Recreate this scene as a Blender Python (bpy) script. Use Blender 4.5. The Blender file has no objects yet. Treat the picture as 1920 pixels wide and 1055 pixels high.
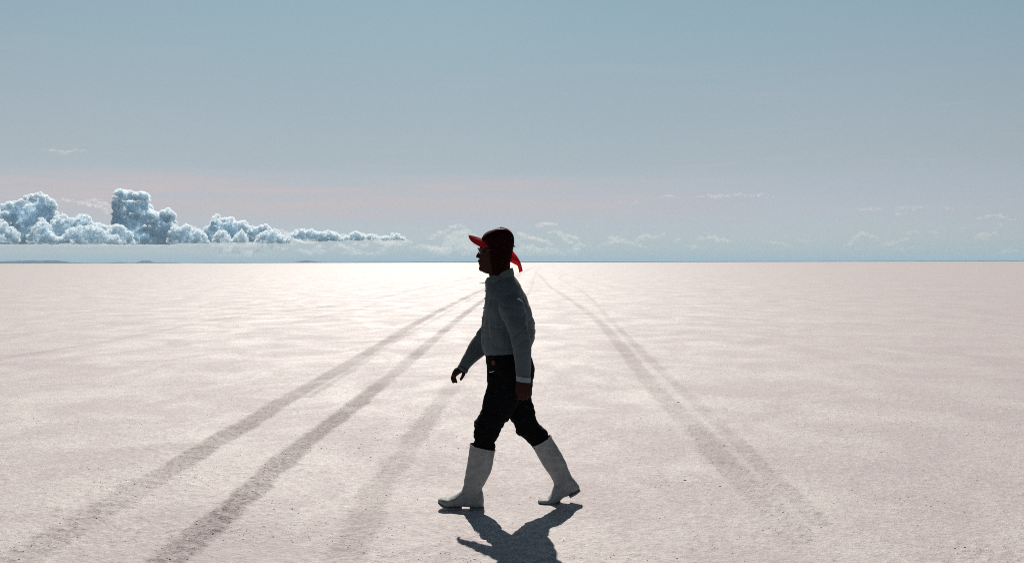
import bpy, bmesh, math, random
import numpy as np
from mathutils import Vector, Matrix, Euler

random.seed(7)
rng = np.random.default_rng(11)
SC = bpy.context.scene
COL = SC.collection
R = math.radians

# ------------------------------------------------------------------ camera
CAM_H, CAM_D, LENS = 1.47, 6.0, 35.0
PITCH, ROLL = 1.105, -0.13
F = LENS / 36.0 * 1920.0                      # focal length in photograph pixels
CAM_POS = Vector((0.0, -CAM_D, CAM_H))
CAM_ROT = Euler((R(90 - PITCH), 0, 0)).to_matrix() @ Matrix.Rotation(R(ROLL), 3, 'Z')
cam_data = bpy.data.cameras.new('camera')
cam_data.lens = LENS
cam_data.sensor_width = 36.0
cam_data.clip_start = 0.05
cam_data.clip_end = 120000.0
cam = bpy.data.objects.new('camera', cam_data)
COL.objects.link(cam)
cam.matrix_world = Matrix.Translation(CAM_POS) @ CAM_ROT.to_4x4()
SC.camera = cam

# ------------------------------------------------------------------ light
SUN_EL, SUN_AZ = 39.7, -5.2                   # azimuth from +Y, negative = to the left
SUN_STRENGTH, SKY_STRENGTH = 4.5, 0.06
EXPOSURE = 0.0
SC.view_settings.view_transform = 'Standard'
SC.view_settings.look = 'None'
SC.view_settings.gamma = 1.0
SC.view_settings.exposure = EXPOSURE
SC.render.dither_intensity = 2.0
SC.cycles.max_bounces = 24
SC.cycles.volume_bounces = 20
SC.cycles.sample_clamp_indirect = 2.0
SC.cycles.use_denoising = False
SC.cycles.filter_width = 0.95
SC.cycles.transparent_max_bounces = 24

sun_data = bpy.data.lights.new('sun', 'SUN')
sun_data.energy = SUN_STRENGTH
sun_data.angle = R(0.53)
sun_data.color = (1.0, 0.95, 0.87)
sun = bpy.data.objects.new('sun', sun_data)
COL.objects.link(sun)
to_sun = Vector((math.sin(R(SUN_AZ)) * math.cos(R(SUN_EL)), math.cos(R(SUN_AZ)) * math.cos(R(SUN_EL)), math.sin(R(SUN_EL))))
sun.rotation_euler = to_sun.to_track_quat('Z', 'Y').to_euler()
sun.location = (0, 0, 40)


# ------------------------------------------------------------------ node helpers
class NT:
    def __init__(self, tree):
        self.t = tree
        tree.nodes.clear()

    def n(self, kind, **kw):
        nd = self.t.nodes.new(kind)
        ins = kw.pop('ins', {})
        for k, v in kw.items():
            setattr(nd, k, v)
        for k, v in ins.items():
            s = nd.inputs[k]
            if isinstance(v, bpy.types.NodeSocket):
                self.t.links.new(v, s)
            else:
                s.default_value = v
        return nd

    def math(self, op, a, b=None, c=None, clamp=False):
        nd = self.n('ShaderNodeMath', operation=op, use_clamp=clamp)
        for i, v in enumerate((a, b, c)):
            if v is None:
                continue
            if isinstance(v, bpy.types.NodeSocket):
                self.t.links.new(v, nd.inputs[i])
            else:
                nd.inputs[i].default_value = v
        return nd.outputs[0]

    def mix(self, fac, a, b, blend='MIX'):
        nd = self.n('ShaderNodeMix', data_type='RGBA', blend_type=blend)
        for key, v in ((0, fac), (6, a), (7, b)):
            if isinstance(v, bpy.types.NodeSocket):
                self.t.links.new(v, nd.inputs[key])
            else:
                nd.inputs[key].default_value = v if key == 0 else (tuple(v) + (1.0,))[:4]
        return nd.outputs[2]

    def ramp(self, fac, stops, interp='LINEAR'):
        nd = self.n('ShaderNodeValToRGB')
        cr = nd.color_ramp
        cr.interpolation = interp
        while len(cr.elements) < len(stops):
            cr.elements.new(0.5)
        for e, (p, c) in zip(cr.elements, stops):
            e.position = p
            e.color = (c, c, c, 1) if isinstance(c, (int, float)) else tuple(c) + (1,)
        self.t.links.new(fac, nd.inputs[0])
        return nd.outputs[0]

    def smooth(self, v, lo, hi):
        nd = self.n('ShaderNodeMapRange', interpolation_type='SMOOTHSTEP')
        self.t.links.new(v, nd.inputs[0])
        nd.inputs[1].default_value = lo
        nd.inputs[2].default_value = hi
        return nd.outputs[0]

    def noise(self, vec, scale, detail=3.0, rough=0.5, dist=0.0):
        nd = self.n('ShaderNodeTexNoise', ins={'Scale': scale, 'Detail': detail, 'Roughness': rough, 'Distortion': dist})
        if vec is not None:
            self.t.links.new(vec, nd.inputs['Vector'])
        return nd.outputs['Fac']

    def mapping(self, vec, scale=(1, 1, 1), loc=(0, 0, 0), rot=(0, 0, 0)):
        nd = self.n('ShaderNodeMapping')
        self.t.links.new(vec, nd.inputs[0])
        nd.inputs['Scale'].default_value = scale
        nd.inputs['Location'].default_value = loc
        nd.inputs['Rotation'].default_value = rot
        return nd.outputs[0]


# ------------------------------------------------------------------ sky
world = bpy.data.worlds.new('World')
SC.world = world
world.use_nodes = True
w = NT(world.node_tree)
sky = w.n('ShaderNodeTexSky', sky_type='NISHITA', sun_disc=False, sun_elevation=R(SUN_EL), sun_rotation=R(SUN_AZ),
          altitude=1500.0, air_density=1.0, dust_density=1.0, ozone_density=1.2)
geo = w.n('ShaderNodeTexCoord').outputs['Generated']
sep = w.n('ShaderNodeSeparateXYZ', ins={0: geo})
zz = sep.outputs['Z']
SKY_TINT = [(0.0, (0.56, 0.72, 1.02)), (0.0115, (0.60, 0.75, 1.04)), (0.049, (0.79, 0.77, 0.92)), (0.102, (0.95, 0.87, 0.81)), (0.155, (1.08, 1.0, 0.855)),
            (0.207, (1.11, 1.13, 0.913)), (0.252, (1.12, 1.20, 0.97)), (0.34, (0.95, 1.02, 0.85)), (0.48, (0.40, 0.42, 0.34)), (1.0, (0.30, 0.32, 0.27))]
tint = w.mix(1.0, w.ramp(w.math('MULTIPLY', zz, 1.0, clamp=True), [(p, tuple(x / 1.25 for x in c)) for p, c in SKY_TINT]), (1.25, 1.25, 1.25), 'MULTIPLY')
skycol = w.mix(1.0, sky.outputs[0], tint, 'MULTIPLY')
dx, dy = sep.outputs['X'], sep.outputs['Y']
away = w.math('MULTIPLY_ADD', w.smooth(w.math('ABSOLUTE', w.math('ADD', dx, 0.05)), 0.08, 0.50), 0.16, 1.0)
skycol = w.mix(1.0, skycol, w.n('ShaderNodeCombineColor', ins={0: away, 1: w.math('MULTIPLY_ADD', away, 0.6, 0.4), 2: w.math('MULTIPLY_ADD', away, 0.4, 0.6)}).outputs[0], 'MULTIPLY')
stretch = w.mapping(geo, scale=(2.2, 2.2, 26.0))
n_a = w.noise(stretch, 1.6, 5.0, 0.55, 0.3)
n_b = w.noise(w.mapping(geo, scale=(3.0, 3.0, 60.0), loc=(3.1, 0.4, 0.0)), 2.2, 5.0, 0.6, 0.4)
band = w.math('MULTIPLY', w.smooth(zz, 0.030, 0.058), w.math('SUBTRACT', 1.0, w.smooth(w.math('ADD', zz, w.math('MULTIPLY', w.math('SUBTRACT', n_a, 0.5), 0.035)), 0.070, 0.094)))
side = w.math('SUBTRACT', 1.0, w.smooth(dx, -0.05, 0.36))
veil = w.math('MULTIPLY', w.math('MULTIPLY', band, side), w.math('ADD', 0.40, w.math('MULTIPLY', w.smooth(n_b, 0.36, 0.62), 0.42)))
skycol = w.mix(veil, skycol, (0.575 / SKY_STRENGTH, 0.515 / SKY_STRENGTH, 0.525 / SKY_STRENGTH))
streak = w.math('MULTIPLY', w.math('MULTIPLY', w.smooth(n_b, 0.56, 0.74), 0.16), w.math('SUBTRACT', 1.0, w.smooth(zz, 0.10, 0.26)))
skycol = w.mix(streak, skycol, (0.56 / SKY_STRENGTH, 0.54 / SKY_STRENGTH, 0.56 / SKY_STRENGTH))
bg = w.n('ShaderNodeBackground', ins={'Color': skycol, 'Strength': SKY_STRENGTH})
w.n('ShaderNodeOutputWorld', ins={'Surface': bg.outputs[0]})


# ------------------------------------------------------------------ geometry helpers
def W(px, py, Y):
    """World point on the plane y = Y whose place in the photograph is (px, py)."""
    d = CAM_ROT @ Vector(((px - 960.0) / F, (527.5 - py) / F, -1.0))
    t = (Y - CAM_POS.y) / d.y
    return CAM_POS + d * t


def ground_at(px, py):
    d = CAM_ROT @ Vector(((px - 960.0) / F, (527.5 - py) / F, -1.0))
    t = -CAM_POS.z / min(d.z, -1e-5)
    p = CAM_POS + d * t
    return (p.x, p.y)


def hash3(i, j, k, seed):
    n = (i * 374761393 + j * 668265263 + k * 2147483647 + seed * 974634777) & 0xffffffff
    n = ((n ^ (n >> 13)) * 1274126177) & 0xffffffff
    n = ((n ^ (n >> 16)) * 2246822519) & 0xffffffff
    return ((n ^ (n >> 15)) & 0xffffff) / float(0xffffff) * 2 - 1


def vnoise(P, seed=0):
    """Smooth value noise in -1..1 for an (n, 3) array."""
    Pi = np.floor(P).astype(np.int64)
    f = P - Pi
    f = f * f * f * (f * (f * 6 - 15) + 10)
    out = np.zeros(len(P))
    for a in (0, 1):
        wa = f[:, 0] if a else 1 - f[:, 0]
        for b in (0, 1):
            wb = f[:, 1] if b else 1 - f[:, 1]
            for c in (0, 1):
                wc = f[:, 2] if c else 1 - f[:, 2]
                out += wa * wb * wc * hash3(Pi[:, 0] + a, Pi[:, 1] + b, Pi[:, 2] + c, seed)
    return out


def vnoise2(x, y, seed=0):
    xi = np.floor(x).astype(np.int64); yi = np.floor(y).astype(np.int64)
    fx = x - xi; fy = y - yi
    fx = fx * fx * (3 - 2 * fx); fy = fy * fy * (3 - 2 * fy)
    o = np.zeros_like(x)
    return ((1 - fx) * (1 - fy) * hash3(xi, yi, 0, seed) + fx * (1 - fy) * hash3(xi + 1, yi, 0, seed)
            + (1 - fx) * fy * hash3(xi, yi + 1, 0, seed) + fx * fy * hash3(xi + 1, yi + 1, 0, seed)) + o


def crom(pts, sub):
    """Catmull-Rom through rows of an (n, k) list."""
    P = np.array(pts, float)
    n = len(P)
    out = []
    for i in range(n - 1):
        p0 = P[max(i - 1, 0)]; p1 = P[i]; p2 = P[i + 1]; p3 = P[min(i + 2, n - 1)]
        for s in range(sub):
            t = s / sub
            out.append(0.5 * ((2 * p1) + (-p0 + p2) * t + (2 * p0 - 5 * p1 + 4 * p2 - p3) * t * t + (-p0 + 3 * p1 - 3 * p2 + p3) * t ** 3))
    out.append(P[-1])
    return np.array(out)


class Geo:
    def __init__(self):
        self.v = []
        self.f = []

    def add(self, v, f):
        o = len(self.v)
        self.v += [tuple(p) for p in v]
        self.f += [tuple(i + o for i in q) for q in f]
        return self

    def loft(self, secs, nseg=36, sub=4, scale=1.0, cap0=0.0, cap1=0.0, ends=(True, True), front=1.0):
        """secs: (ax, ay, bx, by, half_width, Y, [exponent]); A is the front outline and B the back one,
        both read in the photograph; front < 1 pinches the front."""
        rows = crom([tuple(s) + ((2.3,) if len(s) == 6 else ()) for s in secs], sub)
        rings = []
        for r in rows:
            A = W(r[0], r[1], r[5]); B = W(r[2], r[3], r[5])
            c = (A + B) / 2; a = (A - B) / 2
            e = 2.0 / r[6]
            ring = []
            for k in range(nseg):
                t = 2 * math.pi * k / nseg
                ct, st = math.cos(t), math.sin(t)
                u = math.copysign(abs(ct) ** e, ct) * scale
                v = math.copysign(abs(st) ** e, st) * scale
                if u > 0:
                    v *= 1 - (1 - front) * u
                ring.append(c + a * u + Vector((0, r[4] * v, 0)))
            rings.append(ring)
        verts = [p for ring in rings for p in ring]
        faces = []
        m = len(rings)
        for i in range(m - 1):
            for k in range(nseg):
                k2 = (k + 1) % nseg
                faces.append((i * nseg + k, i * nseg + k2, (i + 1) * nseg + k2, (i + 1) * nseg + k))
        for end, ri, ro, bulge in ((0, 0, 1, cap0), (1, m - 1, m - 2, cap1)):
            if not ends[end]:
                continue
            c = sum(rings[ri], Vector()) / nseg
            c2 = sum(rings[ro], Vector()) / nseg
            d = (c - c2).normalized()
            last = [ri * nseg + k for k in range(nseg)]
            steps = 4
            for s in range(1, steps):
                q = s / steps
                rad = math.cos(q * math.pi / 2) if bulge >= 0 else (1 - q)
                idx = []
                for k in range(nseg):
                    idx.append(len(verts))
                    verts.append(c + (rings[ri][k] - c) * rad + d * bulge * (math.sin(q * math.pi / 2) if bulge >= 0 else min(1, q * 4)))
                for k in range(nseg):
                    k2 = (k + 1) % nseg
                    faces.append((last[k], last[k2], idx[k2], idx[k]) if end else (last[k2], last[k], idx[k], idx[k2]))
                last = idx
            ci = len(verts)
            verts.append(c + d * bulge)
            for k in range(nseg):
                k2 = (k + 1) % nseg
                faces.append((last[k], last[k2], ci) if end else (last[k2], last[k], ci))
        return self.add(verts, faces)

    def chain(self, pts, nseg=12, sub=4):
        """Round tube through (Vector, radius) with rounded ends."""
        rows = crom([(p[0], p[1], p[2], r) for p, r in pts], sub)
        C = rows[:, :3]; rad = rows[:, 3]
        n = len(C)
        rings = []
        up = None
        for i in range(n):
            t = Vector(C[min(i + 1, n - 1)] - C[max(i - 1, 0)]).normalized()
            if up is None:
                up = Vector((0, 1, 0)) if abs(t.y) < 0.9 else Vector((0, 0, 1))
            s = t.cross(up).normalized()
            up = s.cross(t).normalized()
            rings.append((Vector(C[i]), s, up.copy(), t, rad[i]))
        full = []
        c, s, u, t, r = rings[0]
        for q in (80, 50, 25):
            full.append((c - t * r * math.sin(R(q)), s, u, r * math.cos(R(q))))
        for c, s, u, t, r in rings:
            full.append((c, s, u, r))
        c, s, u, t, r = rings[-1]
        for q in (25, 50, 80):
            full.append((c + t * r * math.sin(R(q)), s, u, r * math.cos(R(q))))
        verts = []
        faces = []
        for c, s, u, r in full:
            for k in range(nseg):
                a = 2 * math.pi * k / nseg
                verts.append(c + s * r * math.cos(a) + u * r * math.sin(a))
        m = len(full)
        for i in range(m - 1):
            for k in range(nseg):
                k2 = (k + 1) % nseg
                faces.append((i * nseg + k, i * nseg + k2, (i + 1) * nseg + k2, (i + 1) * nseg + k))
        faces.append(tuple(range(nseg))[::-1])
        faces.append(tuple((m - 1) * nseg + k for k in range(nseg)))
        return self.add(verts, faces)

    def ball(self, c, r, seg=20):
        """Ellipsoid; r is (rx, ry, rz)."""
        verts = []; faces = []
        n = seg // 2
        for i in range(n + 1):
            th = math.pi * (i + 0.02) / (n + 0.04)
            for k in range(seg):
                ph = 2 * math.pi * k / seg
                verts.append((c[0] + r[0] * math.sin(th) * math.cos(ph), c[1] + r[1] * math.sin(th) * math.sin(ph), c[2] + r[2] * math.cos(th)))
        for i in range(n):
            for k in range(seg):
                k2 = (k + 1) % seg
                faces.append((i * seg + k, (i + 1) * seg + k, (i + 1) * seg + k2, i * seg + k2))
        faces.append(tuple(range(seg)))
        faces.append(tuple(n * seg + k for k in range(seg))[::-1])
        return self.add(verts, faces)

    def grid(self, pts):
        """pts: rows of equal length."""
        n = len(pts[0])
        verts = [p for row in pts for p in row]
        faces = [(i * n + k, i * n + k + 1, (i + 1) * n + k + 1, (i + 1) * n + k) for i in range(len(pts) - 1) for k in range(n - 1)]
        return self.add(verts, faces)

    def mesh(self, name):
        me = bpy.data.meshes.new(name)
        me.from_pydata(self.v, [], self.f)
        bm = bmesh.new(); bm.from_mesh(me)
        bmesh.ops.recalc_face_normals(bm, faces=bm.faces)
        bm.to_mesh(me); bm.free()
        return me


def eval_mods(me, mods):
    o = bpy.data.objects.new('temporary', me)
    COL.objects.link(o)
    for kind, kw in mods:
        m = o.modifiers.new(kind, kind)
        for k, v in kw.items():
            setattr(m, k, v)
    dg = bpy.context.evaluated_depsgraph_get()
    out = bpy.data.meshes.new_from_object(o.evaluated_get(dg))
    bpy.data.objects.remove(o)
    return out


def fused(geo, name, voxel, smooth=6, factor=0.5):
    """One continuous skin over overlapping lofts."""
    me = geo.mesh(name)
    me = eval_mods(me, [('REMESH', dict(mode='VOXEL', voxel_size=voxel)), ('SMOOTH', dict(factor=factor, iterations=smooth))])
    me.name = name
    return me


def displace(me, fn):
    n = len(me.vertices)
    co = np.empty(n * 3); me.vertices.foreach_get('co', co); co = co.reshape(-1, 3)
    no = np.empty(n * 3); me.vertex_normals.foreach_get('vector', no); no = no.reshape(-1, 3)
    co = co + no * fn(co, no)[:, None]
    me.vertices.foreach_set('co', co.ravel())
    me.update()


def link(name, me, mat, parent=None, smooth=True):
    o = bpy.data.objects.new(name, me)
    COL.objects.link(o)
    if mat is not None:
        me.materials.clear()
        me.materials.append(mat)
    if smooth:
        me.polygons.foreach_set('use_smooth', np.ones(len(me.polygons), bool))
    if parent is not None:
        o.parent = parent
        o.matrix_parent_inverse = Matrix.Identity(4)
    return o


def tag(o, label=None, cat=None, group=None, kind=None):
    for k, v in (('label', label), ('category', cat), ('group', group), ('kind', kind)):
        if v:
            o[k] = v
    return o


def empty(name, loc):
    o = bpy.data.objects.new(name, None)
    COL.objects.link(o)
    o.location = loc
    return o


# ------------------------------------------------------------------ materials
def cloth(name, col, col2=None, weave=900.0, rough=0.85, translucent=0.0, sheen=0.15, bump=0.25, spec=0.2):
    m = bpy.data.materials.new(name); m.use_nodes = True
    t = NT(m.node_tree)
    co = t.n('ShaderNodeTexCoord').outputs['Object']
    big = t.noise(co, 9.0, 4.0, 0.6)
    fine = t.noise(co, weave, 2.0, 0.7)
    c = t.mix(t.smooth(big, 0.3, 0.7), col, col2 or col)
    c = t.mix(t.math('MULTIPLY', t.smooth(fine, 0.35, 0.7), 0.35), c, tuple(x * 1.6 for x in col))
    b = t.n('ShaderNodeBump', ins={'Strength': bump, 'Distance': 0.002, 'Height': fine})
    p = t.n('ShaderNodeBsdfPrincipled', ins={'Base Color': c, 'Roughness': rough, 'Normal': b.outputs[0], 'Sheen Weight': sheen, 'Specular IOR Level': spec})
    out = p.outputs[0]
    if translucent:
        tr = t.n('ShaderNodeBsdfTranslucent', ins={'Color': c})
        out = t.n('ShaderNodeMixShader', ins={0: translucent, 1: out, 2: tr.outputs[0]}).outputs[0]
    t.n('ShaderNodeOutputMaterial', ins={'Surface': out})
    return m


def plain(name, col, rough=0.5, spec=0.5, var=0.25, scale=30.0, bump=0.1, metallic=0.0, coat=0.0):
    m = bpy.data.materials.new(name); m.use_nodes = True
    t = NT(m.node_tree)
    co = t.n('ShaderNodeTexCoord').outputs['Object']
    n1 = t.noise(co, scale, 5.0, 0.6)
    c = t.mix(t.smooth(n1, 0.3, 0.72), col, tuple(x * (1 - var) for x in col))
    b = t.n('ShaderNodeBump', ins={'Strength': bump, 'Distance': 0.004, 'Height': n1})
    p = t.n('ShaderNodeBsdfPrincipled', ins={'Base Color': c, 'Roughness': rough, 'Normal': b.outputs[0], 'Specular IOR Level': spec, 'Metallic': metallic, 'Coat Weight': coat})
    t.n('ShaderNodeOutputMaterial', ins={'Surface': p.outputs[0]})
    return m


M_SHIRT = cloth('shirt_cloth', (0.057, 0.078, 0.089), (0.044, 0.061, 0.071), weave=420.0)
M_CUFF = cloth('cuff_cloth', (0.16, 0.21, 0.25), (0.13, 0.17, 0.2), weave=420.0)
M_TROUSER = cloth('trouser_cloth', (0.004, 0.0045, 0.0055), weave=700.0, rough=0.9, sheen=0.0, spec=0.04)
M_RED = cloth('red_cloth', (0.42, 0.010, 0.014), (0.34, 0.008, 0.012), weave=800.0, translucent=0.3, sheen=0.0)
M_FLAP = cloth('shaded_red_cloth', (0.010, 0.0012, 0.0015), (0.007, 0.0009, 0.0011), weave=800.0, sheen=0.0, spec=0.05)  # same red cloth as the tail, with its shade put into the colour
M_CROWN = cloth('shaded_crown_cloth', (0.010, 0.0012, 0.0018), (0.007, 0.001, 0.0012), weave=800.0, sheen=0.0, spec=0.05)  # red crown, base colour darkened to paint in its shaded side
M_PIPE = plain('red_piping', (0.62, 0.02, 0.03), rough=0.35)
M_SKIN = plain('skin', (0.032, 0.0125, 0.0098), rough=0.7, spec=0.08, var=0.2, scale=40.0, bump=0.08)
M_BOOT = plain('white_rubber', (0.27, 0.285, 0.287), rough=0.6, spec=0.25, var=0.32, scale=22.0, bump=0.06)
M_SOLE = plain('sole_rubber', (0.20, 0.21, 0.21), rough=0.7, var=0.4, scale=60.0)
M_LENS = plain('dark_lens', (0.01, 0.012, 0.012), rough=0.3, spec=0.08, var=0.0, bump=0.0)
M_FRAME = plain('black_plastic', (0.01, 0.01, 0.01), rough=0.35, var=0.0, bump=0.0)
M_EYE = plain('eye_white', (0.55, 0.5, 0.46), rough=0.2, var=0.1)
M_PATCH = plain('red_patch', (0.09, 0.008, 0.007), rough=0.8)
M_MARK = plain('pale_mark', (0.55, 0.55, 0.55), rough=0.6)
M_BUTTON = plain('pale_button', (0.30, 0.32, 0.34), rough=0.4)

# ------------------------------------------------------------------ the salt flat
TRACKS = [
    # pixel centre line in the photograph, half width in metres, strength, roughness
    ([(-60, 1095), (36, 1046), (109, 1002), (182, 962), (255, 915), (328, 875), (395, 832), (465, 793), (522, 756), (579, 725), (664, 676), (721, 642), (778, 607), (863, 563), (910, 541), (960, 519), (990, 505), (1005, 499)], 0.16, 0.72, 0.8),
    ([(579, 744), (636, 708), (693, 671), (750, 634), (806, 604), (863, 571), (909, 547), (955, 524), (985, 510)], 0.07, 0.45, 0.3),
    ([(250, 1105), (310, 1050), (365, 1010), (437, 948), (510, 882), (583, 820), (636, 782), (693, 736), (750, 691), (806, 642), (863, 595), (906, 563), (950, 533), (980, 512), (1000, 501), (1012, 497)], 0.135, 0.86, 0.9),
    ([(600, 1140), (640, 1055), (680, 980), (715, 905), (740, 875), (782, 812), (809, 776), (836, 740), (857, 716), (905, 650), (955, 590), (988, 552), (997, 535), (1003, 515), (1012, 503), (1022, 498)], 0.135, 0.46, 0.4),
    ([(1500, 1010), (1440, 940), (1395, 897), (1356, 864), (1331, 828), (1295, 792), (1252, 752), (1208, 702), (1165, 648), (1129, 608), (1090, 576), (1050, 549), (1033, 539), (1022, 527), (1014, 518), (1005, 508), (1012, 500), (1024, 496.5)], 0.15, 0.46, 0.9),
    ([(1540, 980), (1450, 895), (1385, 828), (1356, 799), (1320, 767), (1273, 724), (1219, 673), (1183, 637), (1147, 601), (1118, 569), (1093, 547), (1075, 537), (1056, 527), (1049, 522), (1054, 517), (1061, 514), (1050, 507), (1032, 500), (1026, 496)], 0.10, 0.38, 0.9),
    ([(-80, 690), (0, 672), (187, 642), (305, 619), (398, 600), (540, 583), (664, 567), (721, 556), (764, 546), (850, 528), (930, 512), (975, 502)], 0.16, 0.42, 0.3),
    ([(540, 606), (664, 581), (707, 569), (790, 551), (860, 535), (920, 519)], 0.12, 0.28, 0.3),
    ([(-80, 655), (0, 637), (150, 612), (300, 596), (480, 571), (640, 548), (800, 526)], 0.14, 0.20, 0.2),
    ([(1180, 541), (1130, 533), (1100, 526), (1087, 520), (1092, 515)], 0.12, 0.35, 0.2),
]


def fbm2(x, y, seed, octaves=3, gain=0.5):
    s = 0; a = 1
    for i in range(octaves):
        s = s + a * vnoise2(x * 2 ** i + 17.3 * i, y * 2 ** i - 9.1 * i, seed + i)
        a *= gain
    return s


def track_fields(x, y):
    tr = np.zeros_like(x); ro = np.zeros_like(x)
    wob = 0.02 * vnoise2(x * 2.5, y * 2.5, 71) + 0.012 * vnoise2(x * 9, y * 9, 72)
    dist_cam = np.hypot(x, y + CAM_D)
    for px, hw, st, rg in TRACKS:
        c = crom(px, 6)
        c[:, 1] = np.maximum(c[:, 1], 493.5)
        g = np.array([ground_at(a, b) for a, b in c])
        d = np.full_like(x, 1e9)
        for (x0, y0), (x1, y1) in zip(g[:-1], g[1:]):
            dx, dy = x1 - x0, y1 - y0
            L = dx * dx + dy * dy + 1e-12
            reach = 0.8
            sel = (x > min(x0, x1) - reach) & (x < max(x0, x1) + reach) & (y > min(y0, y1) - reach) & (y < max(y0, y1) + reach)
            if not sel.any():
                continue
            t = np.clip(((x[sel] - x0) * dx + (y[sel] - y0) * dy) / L, 0, 1)
            dd = np.hypot(x[sel] - x0 - t * dx, y[sel] - y0 - t * dy)
            d[sel] = np.minimum(d[sel], dd)
        d = np.abs(d + wob)
        edge = np.maximum(0.032, 0.0012 * dist_cam)
        s = np.clip((hw * 0.74 + edge - d) / (2 * edge), 0, 1)
        s = s * s * (3 - 2 * s)
        breaks = np.clip(0.9 + 0.4 * fbm2(x * 0.6, y * 0.6, 81 + int(hw * 1000), 4, 0.6), 0.62, 1.15)
        k = 0.70 * st * s * breaks
        tr = np.maximum(tr, k)
        ro = np.maximum(ro, k * rg)
    return tr, ro


def ground_height(x, y, tr, ro):
    d = np.hypot(x, y + CAM_D)
    fade = np.clip((45 - d) / 35, 0, 1)
    fine = np.clip((16 - d) / 10, 0, 1)
    z = 0.0012 * fbm2(x * 2.2, y * 2.2, 5, 3) * fade
    ridge = 1 - np.abs(fbm2(x * 5.5, y * 5.5, 9, 3, 0.55))
    z = z + 0.0022 * (np.clip(ridge, 0, 1) ** 3 - 0.3) * fade
    lump = np.clip(vnoise2(x * 26, y * 26, 21), 0, 1) ** 1.5
    lump2 = np.clip(vnoise2(x * 55, y * 55, 22), 0, 1)
    patch = np.clip(fbm2(x * 0.8, y * 0.8, 33, 3) * 0.9 + 0.35, 0, 1)
    z = z + (0.008 * lump + 0.005 * lump2) * fine * (0.3 + patch * 0.7 + 2.6 * ro)
    z = z - 0.010 * tr * fade
    return z


def build_ground():
    fine = np.linspace(-36, 36, 620)
    coarse = np.concatenate([np.linspace(-180, -36, 50)[:-1], fine, np.linspace(36, 180, 50)[1:-1]])
    ang = np.radians(coarse)
    rr = [1.0]
    while rr[-1] < 24000:
        r = rr[-1]
        q = 1.06 if r < 3.5 else (1.0036 if r < 14 else (1.0065 if r < 40 else (1.02 if r < 150 else 1.08)))
        rr.append(r * q)
    rr = np.array(rr)
    A, Rr = np.meshgrid(ang, rr)
    x = (Rr * np.sin(A)).ravel()
    y = (Rr * np.cos(A)).ravel() - CAM_D
    tr, ro = track_fields(x, y)
    z = ground_height(x, y, tr, ro)
    n, m = len(rr), len(ang)
    co = np.empty((n * m + 1, 3)); co[:-1, 0] = x; co[:-1, 1] = y; co[:-1, 2] = z
    co[-1] = (0, -CAM_D, 0)
    i = np.arange(n - 1)[:, None]; k = np.arange(m)[None, :]; k2 = (k + 1) % m
    quads = np.stack([i * m + k, i * m + k2, (i + 1) * m + k2, (i + 1) * m + k], -1).reshape(-1, 4)[:, ::-1]
    tris = np.stack([np.full(m, n * m), np.arange(m), (np.arange(m) + 1) % m], -1)[:, ::-1]
    me = bpy.data.meshes.new('ground')
    me.vertices.add(len(co)); me.vertices.foreach_set('co', co.ravel())
    nl = quads.size + tris.size
    me.loops.add(nl)
    me.loops.foreach_set('vertex_index', np.concatenate([quads.ravel(), tris.ravel()]).astype(np.int32))
    me.polygons.add(len(quads) + len(tris))
    ls = np.concatenate([np.arange(len(quads)) * 4, quads.size + np.arange(len(tris)) * 3]).astype(np.int32)
    me.polygons.foreach_set('loop_start', ls)
    me.update(calc_edges=True)
    me.validate()
    for nm, arr in (('track', tr), ('crushed', ro)):
        at = me.attributes.new(nm, 'FLOAT', 'POINT')
        at.data.foreach_set('value', np.concatenate([arr, [0]]).astype(np.float32))
    return me


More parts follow.
